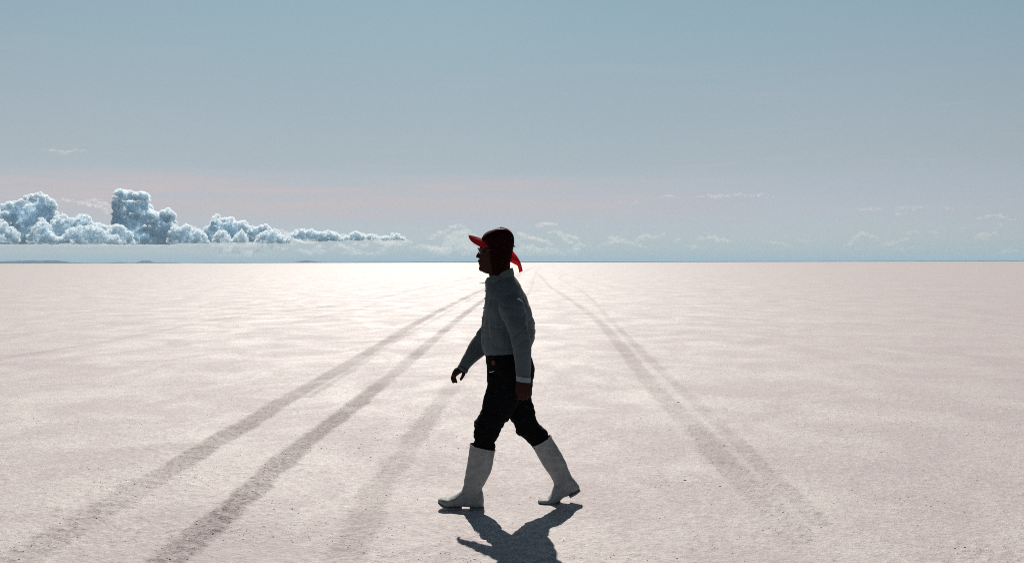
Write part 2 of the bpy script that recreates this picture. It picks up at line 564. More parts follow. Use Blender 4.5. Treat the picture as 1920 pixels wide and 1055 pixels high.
def ground_material():
    m = bpy.data.materials.new('salt_crust'); m.use_nodes = True
    t = NT(m.node_tree)
    pos = t.n('ShaderNodeNewGeometry').outputs['Position']
    tr = t.n('ShaderNodeAttribute', attribute_name='track').outputs['Fac']
    ro = t.n('ShaderNodeAttribute', attribute_name='crushed').outputs['Fac']
    wide = t.noise(pos, 0.16, 3.0, 0.55)
    patch = t.noise(t.mapping(pos, scale=(1.0, 0.75, 1)), 0.9, 8.0, 0.74, 0.6)
    crumb = t.noise(pos, 19.0, 8.0, 0.86)
    mid = t.noise(pos, 6.0, 4.0, 0.6)
    fine = t.noise(pos, 42.0, 3.0, 0.65)
    grit = t.noise(pos, 130.0, 2.0, 0.7)
    wet = t.smooth(t.math('ADD', patch, t.math('MULTIPLY', t.math('SUBTRACT', crumb, 0.5), 0.75)), 0.38, 0.72)
    jag = t.math('ADD', t.math('MULTIPLY', t.math('SUBTRACT', mid, 0.5), 1.6), t.math('MULTIPLY', t.math('SUBTRACT', fine, 0.5), 2.6))
    trn = t.math('ADD', tr, t.math('MULTIPLY', jag, t.math('MULTIPLY', tr, t.math('SUBTRACT', 1.25, tr))), clamp=True)
    dry = (0.59, 0.492, 0.507)
    pale = (0.63, 0.545, 0.55)
    c = t.mix(t.smooth(t.math('ADD', t.math('MULTIPLY', wide, 0.5), t.math('MULTIPLY', mid, 0.5)), 0.35, 0.65), dry, pale)
    c = t.mix(t.math('MULTIPLY', t.smooth(grit, 0.3, 0.7), 0.3), c, (0.62, 0.58, 0.55))
    c = t.mix(t.smooth(crumb, 0.50, 0.70), c, (0.76, 0.69, 0.68))
    c = t.mix(t.math('MULTIPLY', t.math('SUBTRACT', 1.0, t.smooth(crumb, 0.30, 0.50)), 0.6), c, (0.36, 0.30, 0.31))
    c = t.mix(t.math('MULTIPLY', wet, 0.34), c, (0.76, 0.71, 0.64))
    c = t.mix(t.math('MULTIPLY', trn, 0.62), c, (0.27, 0.225, 0.225))
    spots = t.math('MULTIPLY', t.smooth(t.noise(t.mapping(pos, scale=(0.8, 1.0, 1.0)), 55.0, 3.0, 0.7), 0.585, 0.68), t.math('ADD', 0.18, t.math('MULTIPLY', t.smooth(t.noise(pos, 1.3, 4.0, 0.65), 0.42, 0.62), 0.35)))
    dark = t.math('ADD', spots, t.math('MULTIPLY', t.math('MULTIPLY', ro, 0.5), t.smooth(fine, 0.52, 0.62)), clamp=True)
    c = t.mix(dark, c, (0.2, 0.17, 0.165))
    rough = t.math('ADD', t.math('MULTIPLY', wet, -0.06), 0.53)
    rough = t.math('ADD', rough, t.math('MULTIPLY', trn, 0.2), clamp=True)
    spec = t.math('ADD', t.math('MULTIPLY', wet, 0.19), 0.07)
    spec = t.math('MULTIPLY', spec, t.math('SUBTRACT', 1.0, t.math('MULTIPLY', trn, 0.75)), clamp=True)
    h = t.math('ADD', t.math('MULTIPLY', fine, 0.012), t.math('MULTIPLY', grit, 0.0055))
    h = t.math('ADD', h, t.math('MULTIPLY', mid, 0.004))
    h = t.math('ADD', h, t.math('MULTIPLY', crumb, 0.010))
    h = t.math('ADD', h, t.math('MULTIPLY', t.math('MULTIPLY', ro, fine), 0.010))
    b = t.n('ShaderNodeBump', ins={'Strength': 0.65, 'Distance': 1.0, 'Height': h})
    p = t.n('ShaderNodeBsdfPrincipled', ins={'Base Color': c, 'Roughness': rough, 'Specular IOR Level': spec, 'Normal': b.outputs[0]})
    t.n('ShaderNodeOutputMaterial', ins={'Surface': p.outputs[0]})
    return m


M_SALT = ground_material()
tag(link('ground', build_ground(), M_SALT), kind='structure')


def salt_grains():
    """Loose crumbs of salt lying on the crust, thickest along the crushed wheel tracks."""
    N = 70000
    u = rng.random(N)
    d = 4.3 * (18 / 4.3) ** (u ** 1.25)
    a = R(34) * (rng.random(N) * 2 - 1)
    x = d * np.sin(a); y = d * np.cos(a) - CAM_D
    tr, ro = track_fields(x, y)
    dens = 0.022 + 0.34 * ro + 0.55 * np.clip(fbm2(x * 0.8, y * 1.6, 55, 4, 0.65) - 0.25, 0, 1)
    keep = rng.random(N) < dens
    x, y, tr, ro = x[keep], y[keep], tr[keep], ro[keep]
    z = ground_height(x, y, tr, ro)
    g = Geo()
    base = [(1, 0, 0), (0.3, 0.95, 0), (-0.8, 0.6, 0), (-0.8, -0.6, 0), (0.3, -0.95, 0)]
    V = []; Fc = []
    for i in range(len(x)):
        s = 0.0013 * (1 + rng.random() ** 3 * 1.9)
        if rng.random() < 0.006:
            s *= 2.2
        rot = rng.random() * 6.28
        cs, sn = math.cos(rot), math.sin(rot)
        o = len(V)
        for bx, by, _ in base:
            j = s * (0.7 + 0.6 * rng.random())
            V.append((x[i] + (bx * cs - by * sn) * j * 2.0, y[i] + (bx * sn + by * cs) * j, z[i] - 0.002))
        for bx, by, _ in base:
            j = s * (0.45 + 0.4 * rng.random())
            V.append((x[i] + (bx * cs - by * sn) * j * 1.7, y[i] + (bx * sn + by * cs) * j, z[i] + s * (0.3 + 0.5 * rng.random())))
        for k in range(5):
            k2 = (k + 1) % 5
            Fc.append((o + k, o + k2, o + 5 + k2, o + 5 + k))
        Fc.append((o + 5, o + 6, o + 7, o + 8, o + 9))
    g.v = V; g.f = Fc
    me = bpy.data.meshes.new('salt_crumbs'); me.from_pydata(V, [], Fc)
    m = plain('salt_crumb', (0.42, 0.37, 0.36), rough=0.8, var=0.4, scale=90.0)
    tag(link('salt_crumbs', me, m, smooth=False), kind='stuff', label='loose grey crumbs of salt scattered over the crust')


salt_grains()


# ------------------------------------------------------------------ far land
def ridge(name, px0, px1, base, tops, dist, mat, depth, seed):
    """A long low landform: tops gives (px, py) of its skyline, at its own distance and thickness."""
    n = 160
    xs = np.linspace(px0, px1, n)
    ty = np.interp(xs, [p[0] for p in tops], [p[1] for p in tops])
    rows = []
    prof = [(0.0, 0.0), (0.12, 0.35), (0.3, 0.75), (0.5, 1.0), (0.7, 0.7), (0.88, 0.3), (1.0, 0.0)]
    for q, hgt in prof:
        row = []
        for i, px in enumerate(xs):
            Y = dist + depth * q
            p = W(px, 0, dist)
            top = W(px, ty[i], dist).z
            jag = 1 + 0.16 * vnoise2(np.array([px * 0.16]), np.array([q * 3.0]), seed)[0]
            row.append(Vector((p.x * (Y + CAM_D) / (dist + CAM_D), Y, max(top, 0.2) * hgt * jag - 0.5)))
        rows.append(row)
    me = Geo().grid(rows).mesh(name)
    return tag(link(name, me, mat), kind='structure')


M_HILL = plain('hill_scrub', (0.07, 0.085, 0.10), rough=0.95, spec=0.1, var=0.5, scale=0.01, bump=0.0)
ridge('hills', -260, 345, 494, [(-260, 491), (-120, 488), (-40, 489.5), (0, 489.8), (20, 488), (38, 488.6), (52, 487.5), (70, 488.4), (85, 487.2), (100, 487.5), (118, 489.5), (128, 492), (150, 492.5), (180, 492.8), (200, 492.6), (220, 490.5), (235, 492.6), (250, 492.2), (262, 488), (275, 488.4), (285, 491.8), (310, 491.5), (330, 491.9), (345, 494)], 9000.0, M_HILL, 1500.0, 3)
ridge('hills', 535, 612, 492, [(535, 493), (550, 491), (562, 488.8), (572, 488.2), (585, 489.2), (598, 491), (612, 493)], 10000.0, M_HILL, 1200.0, 4)
M_SHORE = plain('shore_land', (0.045, 0.045, 0.05), rough=0.95, spec=0.1, var=0.4, scale=0.02, bump=0.0)
ridge('far_shore', 330, 2300, 491, [(330, 493.2), (420, 491.9), (700, 490.9), (1000, 490.2), (1300, 489.6), (1600, 489.2), (1900, 488.6), (2100, 488.9), (2300, 490)], 7500.0, M_SHORE, 700.0, 8)


# ------------------------------------------------------------------ air
def haze():
    hx = 25000.0
    me = Geo().add([(x, y, z) for x in (-hx, hx) for y in (-hx, hx) for z in (-1.5, 95.0)],
                   [(0, 1, 3, 2), (4, 6, 7, 5), (0, 4, 5, 1), (2, 3, 7, 6), (0, 2, 6, 4), (1, 5, 7, 3)]).mesh('haze')
    m = bpy.data.materials.new('air'); m.use_nodes = True
    t = NT(m.node_tree)
    v = t.n('ShaderNodeVolumePrincipled', ins={'Color': (0.50, 0.77, 0.97, 1), 'Density': 0.00006, 'Anisotropy': 0.0})
    t.n('ShaderNodeOutputMaterial', ins={'Volume': v.outputs[0]})
    tag(link('haze', me, m, smooth=False), kind='stuff', label='thin blue air over the salt flat')


haze()


# ------------------------------------------------------------------ clouds
def cloud_material(name, col, density, aniso=0.6):
    m = bpy.data.materials.new(name); m.use_nodes = True
    t = NT(m.node_tree)
    v = t.n('ShaderNodeVolumePrincipled', ins={'Color': tuple(col) + (1,), 'Density': density, 'Anisotropy': aniso})
    t.n('ShaderNodeOutputMaterial', ins={'Volume': v.outputs[0]})
    return m


M_CLOUD = cloud_material('cumulus', (0.91, 0.966, 1.0), 0.023, 0.48)
M_THIN = cloud_material('broken_cumulus', (0.95, 0.95, 0.97), 0.0018)
M_FAINT = cloud_material('faint_wisp', (1.0, 0.97, 0.93), 0.0007)
M_WISP = cloud_material('wisp', (1.0, 0.95, 0.93), 0.0013)


def cloud(label, top, base, dist, mat=M_CLOUD, n=70, rmin=3.0, rmax=9.0, thick=1.0, seed=0, voxel=0.85, rough=1.0, flat=1.0, group='clouds along the horizon'):
    """Heaped cloud: puffs packed under the skyline top = [(px, py)...] down to py = base. Radii in pixels at that distance."""
    n = int(n * 1.7); rmax = rmin + (rmax - rmin) * 0.72; rmin *= 0.8
    rg = np.random.default_rng(100 + seed)
    mpp = (dist + CAM_D) / F
    x0, x1 = top[0][0], top[-1][0]
    tx = list(np.linspace(x0, x1, 60)); ty = np.interp(tx, [p[0] for p in top], [p[1] for p in top])
    jag = 3.0 * vnoise(np.stack([np.array(tx) / 5.0, np.full(60, seed * 1.7), np.zeros(60)], -1), 9) + 1.6 * vnoise(np.stack([np.array(tx) / 2.4, np.full(60, seed * 1.7), np.zeros(60)], -1), 10)
    ty = np.minimum(ty + np.maximum(jag, -2.0) * np.minimum(1, (base - ty) / 22.0), base)
    g = Geo()
    made = 0
    tries = 0
    while made < n and tries < n * 40:
        tries += 1
        px = x0 + (x1 - x0) * rg.random()
        t = np.interp(px, tx, ty)
        H = base - t
        if H < 1.2:
            continue
        r = min(rmin + (rmax - rmin) * rg.random() ** 1.6, H * 0.62)
        if made < n * 0.55:
            py = t + r * (1.0 + 0.25 * rg.random())
        else:
            py = t + r + (H - r) * rg.random()
        Y = dist + (rg.random() - 0.5) * thick * mpp * max(18.0, 0.8 * H) * 2
        c = W(px, py, Y)
        rm = r * mpp
        g.ball((c.x, c.y, c.z), (rm, rm, rm * flat), 14)
        made += 1
    # body filling the heap so that the puffs hang together
    cols = max(4, int((x1 - x0) / 4.5))
    for i in range(cols):
        px = x0 + (x1 - x0) * (i + 0.5) / cols
        t = np.interp(px, tx, ty)
        H = base - t
        if H < 3:
            continue
        k = max(1, int(H / 8))
        for j in range(k):
            py = t + H * 0.2 + H * 0.80 * (j + 0.5) / k
            r = max(2.2, min(H * 0.30, 5.2)) * (0.75 + 0.4 * rg.random())
            c = W(px + rg.normal() * 1.5, py, dist + (rg.random() - 0.5) * 14 * mpp)
            g.ball((c.x, c.y, c.z), (r * mpp * 1.2, r * mpp * 1.1, min(r, H * 0.4) * mpp * flat), 12)
    me = fused(g, 'cloud', voxel * mpp, 2, 0.4)
    zb = W((x0 + x1) / 2, base, dist).z

    def fn(co, no):
        q = co / mpp
        d = 2.6 * (np.abs(vnoise(q / 8.0, 1)) - 0.3) + 2.0 * (np.abs(vnoise(q / 3.6, 2)) - 0.3) + 1.3 * (np.abs(vnoise(q / 1.8, 3)) - 0.3) + 0.2 * vnoise(q / 0.9, 4)
        return -d * mpp * 1.15 * rough * 0.85
    displace(me, fn)
    nv = len(me.vertices)
    co = np.empty(nv * 3); me.vertices.foreach_get('co', co); co = co.reshape(-1, 3)
    lim = zb + mpp * 1.8 * vnoise(co / (mpp * 9), 6)
    low = co[:, 2] < lim
    co[low, 2] = lim[low] + (co[low, 2] - lim[low]) * 0.12
    me.vertices.foreach_set('co', co.ravel()); me.update()
    ctr = co.mean(0)
    me.transform(Matrix.Translation(-Vector(ctr)))
    o = link('cloud', me, mat)
    o.location = ctr
    return tag(o, label, 'cloud', group)


CD = 32000.0
cloud('big domed heap of cloud at the left edge of the picture', [(-60, 420), (-35, 395), (-8, 388), (5, 382), (22, 378), (38, 374), (46, 366), (60, 361), (78, 360), (92, 368), (101, 376), (104, 400), (106, 440), (108, 452)], 457, CD, n=110, rmin=4, rmax=13, seed=1)
cloud('ragged bright-rimmed heap low between the left edge dome and the tall column', [(60, 452), (68, 420), (78, 408), (92, 420), (102, 405), (115, 396), (128, 406), (142, 408), (150, 401), (163, 400), (172, 414), (190, 418), (205, 424), (218, 420), (235, 424), (246, 436), (252, 452)], 457, CD - 2500, n=150, rmin=2.2, rmax=7, seed=2)
cloud('tall column of cloud with a notched blunt head', [(214, 380), (216, 360), (224, 354), (238, 353), (250, 362), (262, 359), (275, 360), (279, 376), (281, 392), (296, 396), (305, 392), (318, 389), (324, 398), (325, 430), (327, 452)], 458, CD + 1500, n=120, rmin=4, rmax=11, seed=3)
cloud('small crumbly puffs against the right foot of the tall column', [(312, 455), (318, 432), (328, 420), (338, 428), (350, 418), (362, 424), (375, 430), (384, 437), (392, 452)], 456, CD - 1500, n=90, rmin=2, rmax=5.5, seed=4)
cloud('crenellated bank of cloud right of the tall column, crowned by a narrow knob', [(378, 452), (386, 425), (397, 418), (402, 402), (409, 400), (414, 410), (424, 406), (437, 407), (445, 416), (458, 412), (468, 422), (480, 426), (497, 419), (508, 428), (520, 431), (530, 445), (534, 452)], 454, CD, n=170, rmin=2.4, rmax=7, seed=5)
cloud('domed cloud just right of the crenellated bank', [(536, 448), (546, 436), (558, 430), (572, 427), (586, 430), (598, 434), (608, 431), (622, 434), (634, 436), (640, 448)], 452, CD, n=100, rmin=2.2, rmax=6, seed=6)
cloud('flat low row of white puffs ending behind the walker\'s peak', [(636, 449), (648, 440), (660, 434), (674, 433), (684, 439), (698, 437), (710, 443), (726, 442), (738, 434), (750, 436), (760, 447), (764, 450)], 451, CD, n=110, rmin=1.6, rmax=5, seed=7)
cloud('bright crumbly tuft at the foot of the left edge dome', [(-30, 450), (-18, 428), (-4, 412), (6, 410), (14, 424), (24, 426), (31, 432), (33, 452)], 454, CD - 4200, n=105, rmin=1.4, rmax=4.6, rough=1.5, seed=31)
cloud('narrow cone of cloud standing in front of the left edge dome', [(50, 452), (56, 436), (66, 424), (72, 410), (80, 409), (90, 418), (96, 436), (108, 444), (128, 447), (131, 453)], 455, CD - 4600, n=105, rmin=1.4, rmax=4.6, rough=1.5, seed=32)
cloud('two low round humps in front of the crenellated bank', [(398, 453), (404, 438), (414, 432), (424, 435), (433, 449), (439, 446), (446, 433), (454, 431), (461, 440), (464, 452)], 454, CD - 3200, n=120, rmin=1.4, rmax=4.6, rough=1.5, seed=33)
cloud('lumpy right flank of the crenellated bank with a curled rim', [(476, 453), (484, 442), (496, 433), (506, 434), (516, 430), (524, 438), (536, 442), (552, 446), (566, 450), (572, 454)], 456, CD - 3400, n=120, rmin=1.4, rmax=4.6, rough=1.5, seed=34)
cloud('wide low hump across the feet of the dome and the tall column', [(112, 452), (122, 432), (134, 425), (150, 423), (166, 421), (180, 424), (192, 428), (204, 436), (220, 440), (226, 453)], 456, CD - 4400, n=165, rmin=1.4, rmax=4.6, rough=1.5, seed=35)


def scrap(label, arcs, dist, mat=None, seed=0, r=(1.5, 4.6), step=1.3, spread=2.4, group='clouds along the horizon'):
    """Torn cloud: small puffs strung along the arcs, given in photograph pixels."""
    rg = np.random.default_rng(500 + seed)
    mpp = (dist + CAM_D) / F
    g = Geo()
    for arc in arcs:
        L = sum(math.dist(a, b) for a, b in zip(arc[:-1], arc[1:]))
        c = crom(arc, 12)
        seg = np.concatenate([[0], np.cumsum(np.hypot(*np.diff(c, axis=0).T))])
        for q in np.arange(0, seg[-1], step):
            fade = math.sin(math.pi * min(max(q / max(seg[-1], 1e-6), 0.06), 0.94)) ** 0.6
            px = np.interp(q, seg, c[:, 0]) + rg.normal() * spread * 0.8
            py = np.interp(q, seg, c[:, 1]) + rg.normal() * spread * 0.7
            rm = (r[0] + (r[1] - r[0]) * rg.random() ** 2) * (0.45 + 0.55 * fade) * mpp
            p = W(px, py, dist + rg.normal() * 4 * mpp)
            g.ball((p.x, p.y, p.z), (rm * 1.5, rm * 1.5, rm * 0.8), 12)
    me = fused(g, 'cloud', 0.6 * mpp, 1, 0.3)

    def fn(co, no):
        q = co / mpp
        return mpp * (0.7 * vnoise(q / 1.6, 3) + 0.5 * vnoise(q / 3.5, 4))
    displace(me, fn)
    SCRAPS.setdefault((mat or M_WISP).name, []).append(me)


SCRAPS = {}
scrap('crumbs', [[(90, 440), (140, 434), (200, 438), (225, 446)], [(320, 446), (360, 440), (400, 446)], [(330, 434), (352, 428), (385, 438)], [(470, 446), (520, 442), (560, 446), (620, 448)], [(520, 436), (545, 440), (570, 438)], [(600, 442), (650, 444), (700, 446), (770, 450)]], CD + 3500, M_THIN, 41, (2.4, 7.0), 1.0, 3.4)
scrap('crumbs', [[(-40, 459), (40, 458), (120, 460), (220, 458), (320, 459), (400, 457)], [(336, 467), (352, 470), (372, 475)], [(400, 480), (440, 478), (480, 479), (540, 477)]], CD + 2500, M_FAINT, 42, (1.6, 5.0), 1.5, 2.6)
scrap('crumbs', [[(398, 463), (420, 459), (445, 462), (470, 458), (495, 462), (520, 464), (545, 470)], [(405, 472), (430, 469), (460, 474), (490, 468)], [(545, 458), (565, 452), (590, 455), (606, 464)], [(560, 470), (590, 473), (610, 471)]], CD - 4000, M_THIN, 8, (2.0, 5.5), 1.1, 3.0)
scrap('crumbs', [[(620, 466), (638, 459), (652, 464), (676, 470)], [(660, 459), (672, 456), (690, 462)], [(715, 468), (730, 458), (742, 457), (752, 466)], [(640, 474), (680, 475), (720, 475)], [(770, 465), (800, 462), (815, 466), (840, 471)], [(690, 452), (720, 455), (760, 456)]], CD - 3000, M_THIN, 9, (1.8, 5.0), 1.1, 2.8)
scrap('crumbs', [[(812, 474), (835, 460), (846, 442), (862, 436), (880, 440), (894, 455)], [(830, 470), (860, 466), (900, 470), (940, 474)], [(965, 470), (1000, 470), (1040, 474), (1080, 473)], [(846, 452), (866, 450), (884, 456)]], CD + 1000, M_FAINT, 37, (3.0, 9.0), 1.6, 4.5)
scrap('faint pale cloud rising just left of the cap peak', [[(795, 461), (812, 464), (830, 467), (850, 466)], [(806, 447), (818, 442), (828, 437), (835, 431)], [(838, 433), (846, 426), (860, 422), (872, 427)], [(800, 471), (825, 473), (850, 472)]], CD + 2500, seed=10)
scrap('broken pinkish puffs right behind the walker\'s head', [[(966, 452), (985, 444), (1005, 447), (1025, 455), (1046, 461)], [(1005, 422), (1015, 419), (1030, 420), (1048, 418)], [(1028, 438), (1040, 434), (1052, 440), (1065, 452), (1082, 458), (1107, 461)], [(1060, 440), (1075, 444), (1086, 453)], [(1066, 467), (1078, 464), (1090, 468)], [(975, 460), (995, 463), (1020, 466)], [(970, 440), (980, 438), (990, 441)]], CD, seed=11, spread=2.0)
scrap('thin arched scrap of cloud right of the broken pinkish puffs', [[(1124, 462), (1150, 452), (1170, 451), (1192, 458), (1205, 462)], [(1192, 456), (1196, 447), (1210, 442), (1228, 444), (1248, 438)], [(1140, 447), (1160, 446)]], CD, seed=12)
scrap('short low scrap of cloud midway between walker and right edge', [[(1264, 453), (1276, 448)], [(1312, 446), (1335, 444), (1352, 450), (1374, 452)], [(1296, 463), (1312, 462)]], CD, seed=13)
scrap('faintest scrap of cloud, low left of the ragged strip', [[(1430, 452), (1458, 455), (1484, 461), (1492, 463)], [(1494, 452), (1508, 450), (1514, 453)], [(1470, 443), (1482, 441)]], CD, seed=19, r=(1.2, 3.0))
scrap('ragged strip of cloud near the horizon with an arched left end', [[(1580, 462), (1596, 455), (1608, 441), (1620, 437), (1632, 442), (1648, 447)], [(1640, 450), (1660, 455), (1676, 456), (1690, 450), (1700, 446), (1705, 438), (1724, 435)], [(1678, 463), (1696, 467)], [(1706, 462), (1716, 463)]], CD, seed=14)
scrap('tiny bright flake of cloud right of the ragged strip', [[(1744, 436), (1750, 434), (1758, 438)]], CD, seed=20)
scrap('hook-shaped torn white cloud standing near the right edge', [[(1832, 412), (1850, 406), (1868, 404), (1885, 408), (1904, 414)], [(1860, 417), (1867, 428), (1862, 440), (1848, 438), (1830, 443), (1848, 448), (1860, 446)], [(1872, 421), (1884, 418)]], CD, seed=15, spread=1.9)
scrap('flat dash of cloud left of the hook-shaped cloud', [[(1796, 429), (1806, 427), (1818, 428)]], CD, seed=21, r=(1.1, 2.6))
scrap('low pink smear of cloud at the right edge under the hook', [[(1868, 475), (1886, 471), (1904, 470), (1925, 473)]], CD, seed=22)
scrap('long thin streak of high cloud over the right half', [[(1236, 371), (1250, 368), (1266, 369)], [(1296, 370), (1320, 368), (1345, 366), (1362, 368), (1385, 366), (1420, 366), (1452, 369)], [(1330, 371), (1355, 370)]], CD + 6000, seed=16, r=(1.1, 2.8))
scrap('small double fleck of cloud left of the long thin streak', [[(1152, 380), (1162, 379), (1174, 379)], [(1182, 381), (1198, 381)]], CD + 6000, seed=23, r=(1.0, 2.2))
scrap('broad pale smudge of cloud high above the ragged strip', [[(1600, 392), (1622, 393), (1655, 391)], [(1672, 398), (1690, 388), (1712, 390), (1738, 386)], [(1676, 402), (1700, 400)], [(1768, 391), (1788, 391)]], CD + 6000, seed=24, r=(1.6, 4.2), mat=M_FAINT)
scrap('small lone streak of high cloud over the left dome', [[(78, 283), (96, 281), (112, 284), (130, 284), (146, 282), (162, 284)], [(108, 287), (128, 288)]], CD + 6000, seed=17, r=(1.1, 2.8))
scrap('slanting veil of pale cloud linking the left dome and the tall column', [[(100, 376), (120, 375), (140, 377), (160, 381), (182, 386), (205, 392), (226, 396)], [(160, 376), (180, 376), (200, 384), (215, 389)], [(190, 393), (210, 395)]], CD + 5000, seed=18, r=(1.6, 4.2))

for mat_name, parts in SCRAPS.items():          # torn streaks and flecks that nobody could count
    bm = bmesh.new()
    for me in parts:
        bm.from_mesh(me)
    me = bpy.data.meshes.new('cloud_wisps')
    bm.to_mesh(me); bm.free()
    tag(link('cloud_wisps', me, bpy.data.materials[mat_name]), kind='stuff', label='torn streaks and flecks of thin pinkish cloud' if mat_name == 'wisp' else 'broad pale smudge of faint high cloud')

# ------------------------------------------------------------------ the walker
person = empty('person', (0.0, 0.0, 0.0))
tag(person, 'person in white rubber boots, grey shirt and red neck-flap cap striding left', 'person')

TORSO = [(914, 524, 958, 505, .060, 0), (911, 531, 962, 514, .078, 0), (911.3, 541, 974, 529, .120, 0), (911.5, 553, 983, 546, .156, 0), (909.5, 571, 992, 568, .180, 0),
         (906, 592, 998.5, 590, .188, 0), (903.7, 612, 1001.5, 611, .180, 0), (903, 630, 1002.5, 632, .174, 0), (903.8, 646, 999, 645, .168, 0), (907, 658, 996, 653, .168, 0), (909.5, 665.5, 994, 659, .160, 0)]
ARM_L = [(953, 546, 973, 545, .040, -.080), (941, 560, 979.5, 557, .052, -.138), (937, 573, 983, 571, .064, -.172), (942, 592, 985, 590, .066, -.196), (948.5, 611, 989, 610, .063, -.228),
         (955, 628, 993.5, 628, .061, -.234), (960, 648, 996, 648, .058, -.238), (962.6, 664, 996, 664, .055, -.240), (965.5, 682, 995.5, 684, .050, -.240), (967, 700, 994.6, 702, .046, -.240), (968.5, 708, 994, 711, .044, -.240)]
ARM_R = [(934, 533, 968, 535, .050, .140), (925, 556, 966, 562, .066, .180), (914, 580, 956, 594, .066, .198), (906, 600, 944, 622, .062, .195), (896.5, 618, 930, 645, .060, .185), (886.5, 634, 914, 661, .056, .175),
         (878.5, 647, 902, 669.5, .052, .165), (870, 664, 889, 680.5, .046, .155), (863.5, 677, 881, 690, .041, .150), (859.5, 685.5, 876, 697, .037, .148)]
HIPS = [(909.8, 658, 993, 652, .160, 0), (910, 668, 994.5, 661, .166, 0), (911.5, 682, 999.5, 676, .175, 0), (912.6, 697, 1002, 690, .178, 0), (914.5, 710, 1002, 704, .172, 0), (918, 722, 996, 720, .15, 0)]
LEG_L = [(913, 700, 985, 705, .082, -.088), (912.6, 723, 983, 728, .086, -.090), (906.3, 744, 974, 751, .084, -.090), (902.5, 766, 963.5, 771, .079, -.090), (897, 781, 955, 782, .075, -.088),
         (889.4, 791, 946, 793, .072, -.086), (887, 801, 940, 803, .070, -.085), (887.2, 810, 935, 812, .067, -.085), (889, 819, 930.5, 820, .063, -.085), (887.2, 830, 929.5, 829, .062, -.085), (889.5, 845, 926, 850, .056, -.085)]
LEG_R = [(925, 700, 1001.5, 698, .082, .086), (930, 724, 998, 724, .084, .086), (937, 748, 997, 748, .082, .086), (947, 768, 1003, 768, .078, .086), (955, 782, 1006, 784, .075, .085),
         (962, 797, 1011, 793, .070, .083), (969, 811, 1019, 801, .068, .082), (979, 820, 1023, 808, .065, .080), (989, 829, 1030, 817, .062, .080), (1003, 847, 1036, 830, .054, .080)]
NECK = [(926, 533, 954, 523, .042, 0), (921, 524, 956.5, 511, .054, 0), (917, 516, 956.5, 499, .057, 0), (920, 506, 957, 488, .058, 0)]
HEAD = [(906, 510, 930, 514, .026, 0), (900, 506.5, 943, 508, .043, 0), (898.6, 500, 952, 498, .057, 0), (899.2, 494, 956, 488, .063, 0), (899, 487, 958, 478, .068, 0), (899.6, 478, 960, 468, .072, 0),
        (899, 468, 961, 457, .075, 0), (901.5, 458, 961, 446, .076, 0), (906.5, 447, 957, 438, .071, 0), (916, 438.5, 950, 433, .055, 0), (926, 434, 942, 431, .03, 0)]
BOOT_L = [(882, 832, 928, 843, .070, -.085), (879.5, 846, 926.8, 853, .069, -.085), (877, 860, 925, 865, .066, -.085), (874, 878, 921.5, 881, .061, -.085), (871.6, 893, 916.5, 893, .055, -.085), (869.3, 908, 907.5, 908.5, .048, -.085), (866, 919, 904.2, 919, .046, -.085), (864, 934, 905, 934, .045, -.085)]
FOOT_L = [(905.5, 921, 907, 950, .028, -.085), (902, 914, 902.5, 950.5, .037, -.085), (890, 911, 890, 950.5, .040, -.085), (878, 913, 877, 949.5, .041, -.086), (866, 919, 865, 949, .045, -.088), (855, 927.8, 852, 949.3, .049, -.090), (841.7, 933.2, 839, 948.5, .050, -.091), (831, 932.6, 829, 944.5, .043, -.090), (823.6, 934, 823, 940.8, .028, -.088)]
BOOT_R = [(998, 835.5, 1032, 816.5, .068, .080), (1004, 847, 1039, 827, .067, .080), (1010, 858, 1046, 838, .065, .080), (1016.5, 869, 1053, 850, .061, .078), (1026, 883.5, 1062, 868, .055, .076), (1034, 895.5, 1070, 890, .049, .074), (1038, 907, 1079, 901, .046, .072), (1040, 920, 1076, 914, .042, .072)]
FOOT_R = [(1083.5, 907.5, 1086, 916.5, .026, .072), (1077, 899, 1077, 922.5, .036, .072), (1064, 896, 1066, 928, .040, .072), (1050, 899, 1057, 931.5, .041, .070), (1040, 906, 1048, 938.5, .044, .068), (1034.5, 921, 1039, 943, .048, .066), (1029, 932.2, 1028, 943.7, .050, .065), (1018, 933.6, 1017, 943, .046, .065), (1010.5, 936, 1010.5, 941.5, .030, .066)]


def inner(secs, s):
    """The same sections drawn in towards their middle, for the body under the clothes."""
    out = []
    for q in secs:
        mx, my = (q[0] + q[2]) / 2, (q[1] + q[3]) / 2
        out.append((mx + (q[0] - mx) * s, my + (q[1] - my) * s, mx + (q[2] - mx) * s, my + (q[3] - my) * s, q[4] * s, q[5]))
    return out


def P(px, py, Y, r):
    return (W(px, py, Y), r)


# body: head, neck, trunk, limbs, hands and feet as one skin
g = Geo()
g.loft(inner(TORSO[2:], 0.78))
g.loft(inner(HIPS, 0.86))
g.loft(inner(ARM_L, 0.78)); g.loft(inner(ARM_R, 0.78))
g.loft(inner(LEG_L, 0.74)); g.loft(inner(LEG_R, 0.72))
g.loft(inner(BOOT_L, 0.8)); g.loft(inner(BOOT_R, 0.8))
g.loft(inner(FOOT_L, 0.8)); g.loft(inner(FOOT_R, 0.8))
g.loft(NECK)
g.loft(HEAD, front=0.62, cap0=0.006, cap1=0.006)
g.chain([P(900.5, 471, 0, .007), P(897.6, 476, 0, .0085), P(895.2, 480.6, 0, .0095)])                         # nose
g.ball(W(897.8, 482.3, -.010), (.008, .007, .006)); g.ball(W(897.8, 482.3, .010), (.008, .007, .006))
g.chain([P(901.5, 490.3, -.024, .004), P(898.0, 489.2, -.010, .0068), P(898.0, 489.2, .010, .0068), P(901.5, 490.3, .024, .004)])
g.chain([P(902, 493.2, -.022, .004), P(899.3, 493.8, -.009, .0062), P(899.3, 493.8, .009, .0062), P(902, 493.2, .022, .004)])
